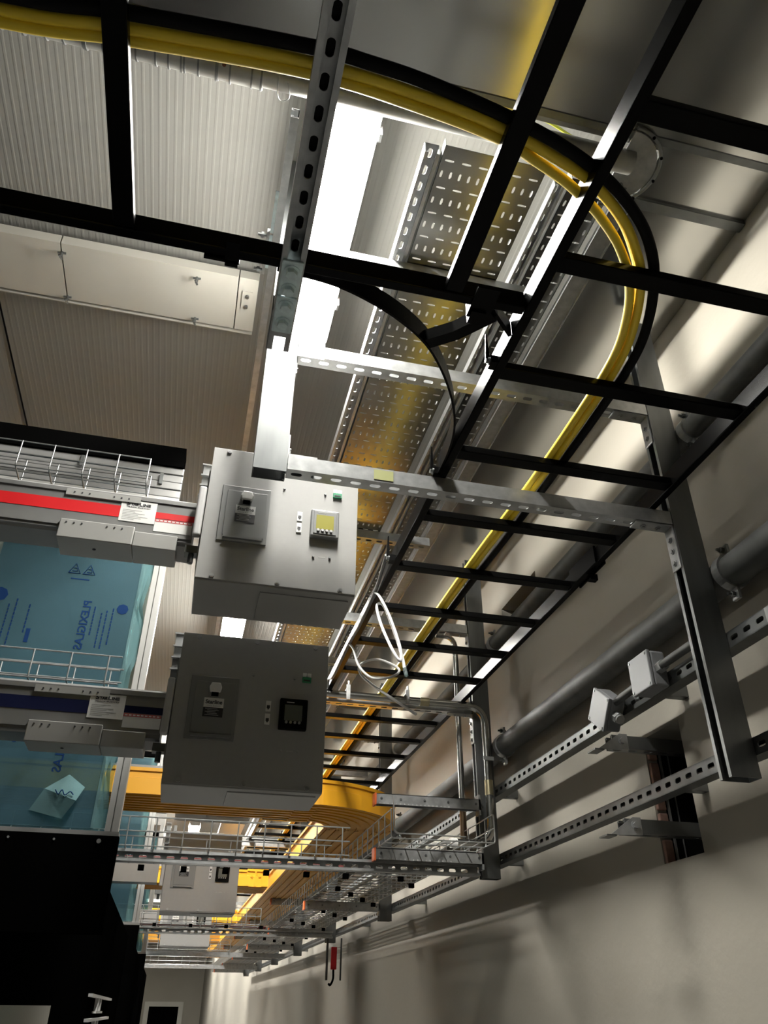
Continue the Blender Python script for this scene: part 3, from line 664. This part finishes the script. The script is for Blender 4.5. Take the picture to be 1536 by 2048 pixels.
cable([(.508, 2.24, 2.765), (.515, 2.20, 2.73), (.53, 2.12, 2.62), (.545, 2.06, 2.50), (.54, 2.04, 2.45), (.522, 2.06, 2.49), (.512, 2.15, 2.60), (.514, 2.235, 2.70), (.520, 2.24, 2.725), (.528, 2.19, 2.69), (.54, 2.10, 2.56), (.548, 2.05, 2.47), (.55, 2.03, 2.425)], .0045, CW, 'coiled white cable hanging from the ladder rail, the upper loop', WC)
cable([(.506, 2.66, 2.757), (.515, 2.62, 2.72), (.53, 2.58, 2.64), (.56, 2.50, 2.57), (.60, 2.42, 2.545), (.63, 2.40, 2.56), (.63, 2.45, 2.60), (.59, 2.55, 2.66), (.545, 2.62, 2.665), (.54, 2.60, 2.62), (.57, 2.52, 2.55), (.62, 2.43, 2.475), (.67, 2.34, 2.40)], .0045, CW, 'looped white cable hanging from the ladder rail, the lower loop', WC)
MB().cyl((.55, 2.03, 2.425), (.552, 2.02, 2.40), .006, 8).build('plug', GLASS, bpy.data.objects['white_cable.001'])
cable([(1.04, 3.15, 2.168), (1.01, 3.13, 2.165), (.97, 3.11, 2.155), (.93, 3.10, 2.145)], .006, CW, 'short white cable end leaving the lower conduit', WC)
mb = MB()
tag(MB().tube([(1.02, 3.09, 2.15), (1.0, 3.09, 2.152)], .003, 6).tube(fillet([(.765, 3.0, 2.30), (.765, 3.0, 2.165), (1.05, 3.0, 2.165)], .02, 4), .0025, 6).build('bent_wire', GALV), 'thin bent wire standing above the lower orange-capped arm', 'wire')

# ================================================================== aisle containment on the left
def containment(dy, tagw, near):
    y = 2.40 + dy
    t = thing('containment_frame', '%s aisle containment frame of black beam, louvres and aluminium post' % tagw, 'frame', (0, y, 0), 'aisle containment frames')
    bx(-2.6, -.176, -.02, .06, 3.25, 3.335).build('black_beam', BLACKM, t)
    for k in range(4):
        z = 3.125 + k * .032; bx(-2.6, -.172, -.008 - .003 * (k % 2), .03, z, z + .029).build('louvre_slat', ALU, t, bevel=.002)
    bx(-2.6, -.180, .002, .04, 3.10, 3.26).build('louvre_back', INK, t)
    if near:
        for x in (-.245, -.52): bx(x - .006, x + .006, -.018, -.008, 3.17 + (x < -.3) * .03, 3.215 + (x < -.3) * .03).build('slat_clip', GALVD, t)
    bx(-2.6, -.172, -.012, .04, 3.02, 3.12).build('top_rail', ALUW, t)
    mb = MB().box(-.212, -.1965, -.02, .02, 2.012, 3.02).box(-.1935, -.176, -.02, .02, 2.012, 3.02).box(-.210, -.178, -.014, .02, 2.012, 3.02); mb.build('post', ALUW, t)
    bx(-2.6, -.215, -.01, .02, 2.925, 2.955).build('panel_frame', BLACKM, t)
    bx(-2.6, -.172, -.025, .02, 2.0, 2.012).build('sill', ALU, t)
    pz = thing('plastic_panel', '%s clear plastic panel under blue protective film' % tagw, 'panel', (0, y, 0), 'film covered plastic panels')
    bx(-2.6, -.216, .002, .006, 2.014, 2.925).build('sheet', GLASS, pz)
    f = bx(-.69, -.245, -.004, .0, 2.02, 2.915).build('film', FILM, pz)
    bx(-1.6, -.74, -.004, .0, 2.02, 2.915).build('film', FILM, pz)
    pts = [(-.245, -.006, 2.915 - k * .075) for k in range(13)]
    m2 = MB()
    for k in range(12):
        j0, j1 = .012 * math.sin(k * 1.7) + .012, .012 * math.sin((k + 1) * 1.7) + .012
        for c_, e in ((-.252, 0), (-.238, .004)):
            m2.add([(c_, -.005, 2.915 - k * .0745), (c_ + .012 + j0, -.012 - e, 2.915 - k * .0745), (c_ + .012 + j1, -.012 - e, 2.915 - (k + 1) * .0745), (c_, -.005, 2.915 - (k + 1) * .0745)], [(0, 1, 2, 3)])
    e = m2.build('film_edge', FILM2, pz); so = e.modifiers.new('s', 'SOLIDIFY'); so.thickness = .0006
    if near:
        RT_ = (PI / 2, PI / 2, 0)
        def vtxt(s_, size, x, z, wd, m=INKB, bold=0): return text(s_, size, m, (x, -.0046, z), RT_, 'printed_text', f, mirror=False, width=wd, bold=bold)
        def mt(s_, size, x, z, wd, m=INKB, bold=0):
            o_ = vtxt(s_, size, x, z, wd, m, bold); o_.data.transform(Matrix.Diagonal((1, -1, 1, 1))); return o_
        mt('PLEXIGLAS', .034, -.392, 2.615, .165, bold=.0006); mt('PLEXIGLAS', .034, -.372, 2.245, .16, bold=.0006)
        for x, z, wd in ((-.368, 2.63, .10), (-.345, 2.60, .12), (-.33, 2.61, .12), (-.312, 2.62, .12), (-.56, 2.62, .09), (-.60, 2.60, .16), (-.62, 2.58, .16), (-.50, 2.28, .05)):
            k = 0; zz = z + wd / 2
            while zz > z - wd / 2:
                l = .006 + .008 * random.random(); bx(x - .002, x + .002, -.0046, -.0043, zz - l, zz).build('printed_word', INKB, f); zz -= l + .003
        bx(-.552, -.540, -.0046, -.0043, 2.54, 2.585).build('printed_word', INKB, f); bx(-.508, -.498, -.0046, -.0043, 2.24, 2.285).build('printed_word', INKB, f)
        def logo(x, z, r):
            m_ = MB(); m_.cyl((x, -.0048, z), (x, -.0044, z), r, 8); m_.build('printed_logo', INKB, f)
        logo(-.285, 2.68, .018); logo(-.655, 2.69, .024)
        for x in (-.455, -.41):
            m_ = MB(); m_.tube([(x - .018, -.0045, 2.79), (x + .018, -.0045, 2.79), (x, -.0045, 2.825), (x - .018, -.0045, 2.79)], .0016, 4).tube([(x - .008, -.0045, 2.797), (x + .008, -.0045, 2.797), (x + .006, -.0045, 2.808), (x - .006, -.0045, 2.808)], .0014, 4); m_.build('printed_symbol', INKB, f)
        bx(-.462, -.405, -.0047, -.0044, 2.768, 2.772).build('printed_line', INKB, f)
        # peeled corner of film
        m_ = MB(); m_.add([(-.335, -.006, 2.16), (-.39, -.02, 2.115), (-.30, -.035, 2.085), (-.285, -.02, 2.125)], [(0, 1, 2, 3)]); m_.add([(-.39, -.02, 2.115), (-.30, -.035, 2.085), (-.33, -.015, 2.04), (-.42, -.006, 2.06)], [(0, 1, 2, 3)])
        pc = m_.build('peeled_corner', FILM2, pz); so = pc.modifiers.new('s', 'SOLIDIFY'); so.thickness = .0006
        MB().tube(catmull([(-.36, -.03, 2.112), (-.35, -.031, 2.10), (-.342, -.031, 2.112), (-.332, -.033, 2.098), (-.32, -.033, 2.108), (-.31, -.034, 2.10)], 4), .0016, 5).build('printed_mark', INKB, pc)
    h = thing('door_header', '%s black door header panel under the film covered panel' % tagw, 'panel', (0, y, 0), 'black door headers')
    bx(-2.6, -.17, -.03, .01, 1.765, 2.0).build('header_panel', BLACKM, h)
    if near:
        for x in (-.22, -.335, -.45): MB().cyl((x, -.034, 1.985), (x, -.03, 1.985), .006 if x > -.3 else .003, 10).build('screw', GALV, h)
containment(0, 'nearest', True); containment(2.68, 'second', False); containment(5.36, 'third', False)
# racks behind the header
for i, (y0, y1, zt) in enumerate(((2.62, 4.6, 1.915), (5.3, 7.6, 1.94), (8.2, 11, 1.95))):
    t = thing('server_rack', 'black server rack block in the left row, %s from the viewer' % ORD[i], 'rack', (0, y0, 0), 'black racks on the left')
    bx(-2.4, -.2, 0, y1 - y0, 0, zt).build('cabinet', BLACKM, t)
    if i == 0:
        for z in (1.632, 1.572):
            MB().box(-.2, -.188, .08, 1.15, z, z + .008).box(-.2, -.19, .40, .45, z - .034, z).box(-.2, -.19, .52, .57, z - .034, z).box(-.2, -.188, .34, .66, z - .04, z - .034).build('bracket', LGREY, t)
        bx(-1.2, -.285, -.012, 0, 1.2, 1.610).build('cream_panel', CREAM, t)
# ceiling strip with wing bolts
t = thing('ceiling_strip', 'cream cover strip with wing bolts fixed across the ceiling', 'panel', (0, 0, 3.885))
bx(-.70, -.075, 2.02, 2.285, 0, .04).build('cover_plate', CREAM, t); bx(-1.9, -.705, 2.02, 2.285, 0, .04).build('cover_plate', CREAM, t); bx(-.071, .0, 2.02, 2.285, 0, .04).build('cover_plate', CREAM, t)
bx(-1.9, 0, 2.30, 2.305, 0, .06).build('edge_lip', CREAM, t)
for x, y in ((-.70, 2.06), (-.70, 2.27), (-.225, 2.06), (-.225, 2.265), (-1.2, 2.06)):
    MB().cyl((x, y, -.028), (x, y, 0), .005, 8).cyl((x - .014, y, -.006), (x + .014, y, -.004), .004, 8).cyl((x - .003, y - .012, -.030), (x + .003, y + .012, -.024), .004, 8).build('wing_bolt', GALVD, t)
bx(-.055, -.018, 2.08, 2.17, -.006, 0).build('end_plate', CREAM, t)
for y in (2.10, 2.15): MB().cyl((-.036, y, -.016), (-.036, y, -.006), .007, 8).build('wing_bolt', GALVD, t)

# ================================================================== farther repeats down the corridor
for dy, dz, lab in ((2.70, -.02, 'fourth'), (2.68, .0, 'third'), (5.4, .0, 'fifth'), (5.38, -.02, 'sixth')):
    src = fb2 if lab in ('fourth', 'sixth') else fb1
    c = copy_tree(src); c.location = (src.location.x, src.location.y + dy, src.location.z + dz)
    c['label'] = {'third': 'upper grey feed box at the second aisle, seen behind the near ones', 'fourth': 'lower grey feed box at the second aisle, above the wire basket', 'fifth': 'upper grey feed box at the third aisle, far down', 'sixth': 'lower grey feed box at the third aisle, far down'}[lab]
for k, (yy, z) in enumerate(((4.43, 2.587), (4.71, 2.175), (7.13, 2.587), (7.4, 2.175))):
    t = tag(MB().prism((-.105, yy, z), X, Y, Z, [(0, 0), (0, .124), (.1, .124), (.1, 0)], -1.6, 0).build('busway', ALU), 'distant silver busway, %s behind the near pair' % ['first', 'second', 'third', 'fourth'][k], 'busway')
# red tag and hooks hanging from the fourth post
t = thing('hanging_tag', 'small red tag hanging on a hook from the fourth post', 'tag', (1.24, 6.72, 1.80))
bx(-.022, .022, -.01, .01, .07, .22).build('red_body', mat('red_tag', (.55, .01, .015), .4), t, bevel=.004); MB().tube(catmull([(0, 0, .07), (0, 0, .01), (-.02, 0, -.03), (-.035, 0, -.02)], 5), .008, 8).build('hook', BLACKM, t)
bx(-.06, -.045, -.01, .01, .0, .28).build('side_bar', PIPE, t); bx(.05, .06, -.01, .01, .0, .28).build('side_bar', PIPE, t)

w4 = basket_x('fourth wire basket crossing, close to the corridor end', -.9, .60, 11.7, 12.1, 2.105, .10)
crossing(11.7, .80, 'fourth yellow trough crossing, close to the corridor end', elbow=False)
for k, yy in enumerate((5.3, 7.9, 10.2, 13.2)):
    xchan('distant ceiling channel carrying trays over the corridor, %s of four' % ORD[k], -.4, 1.17, yy, 2.95, 'up', slots=k < 2)
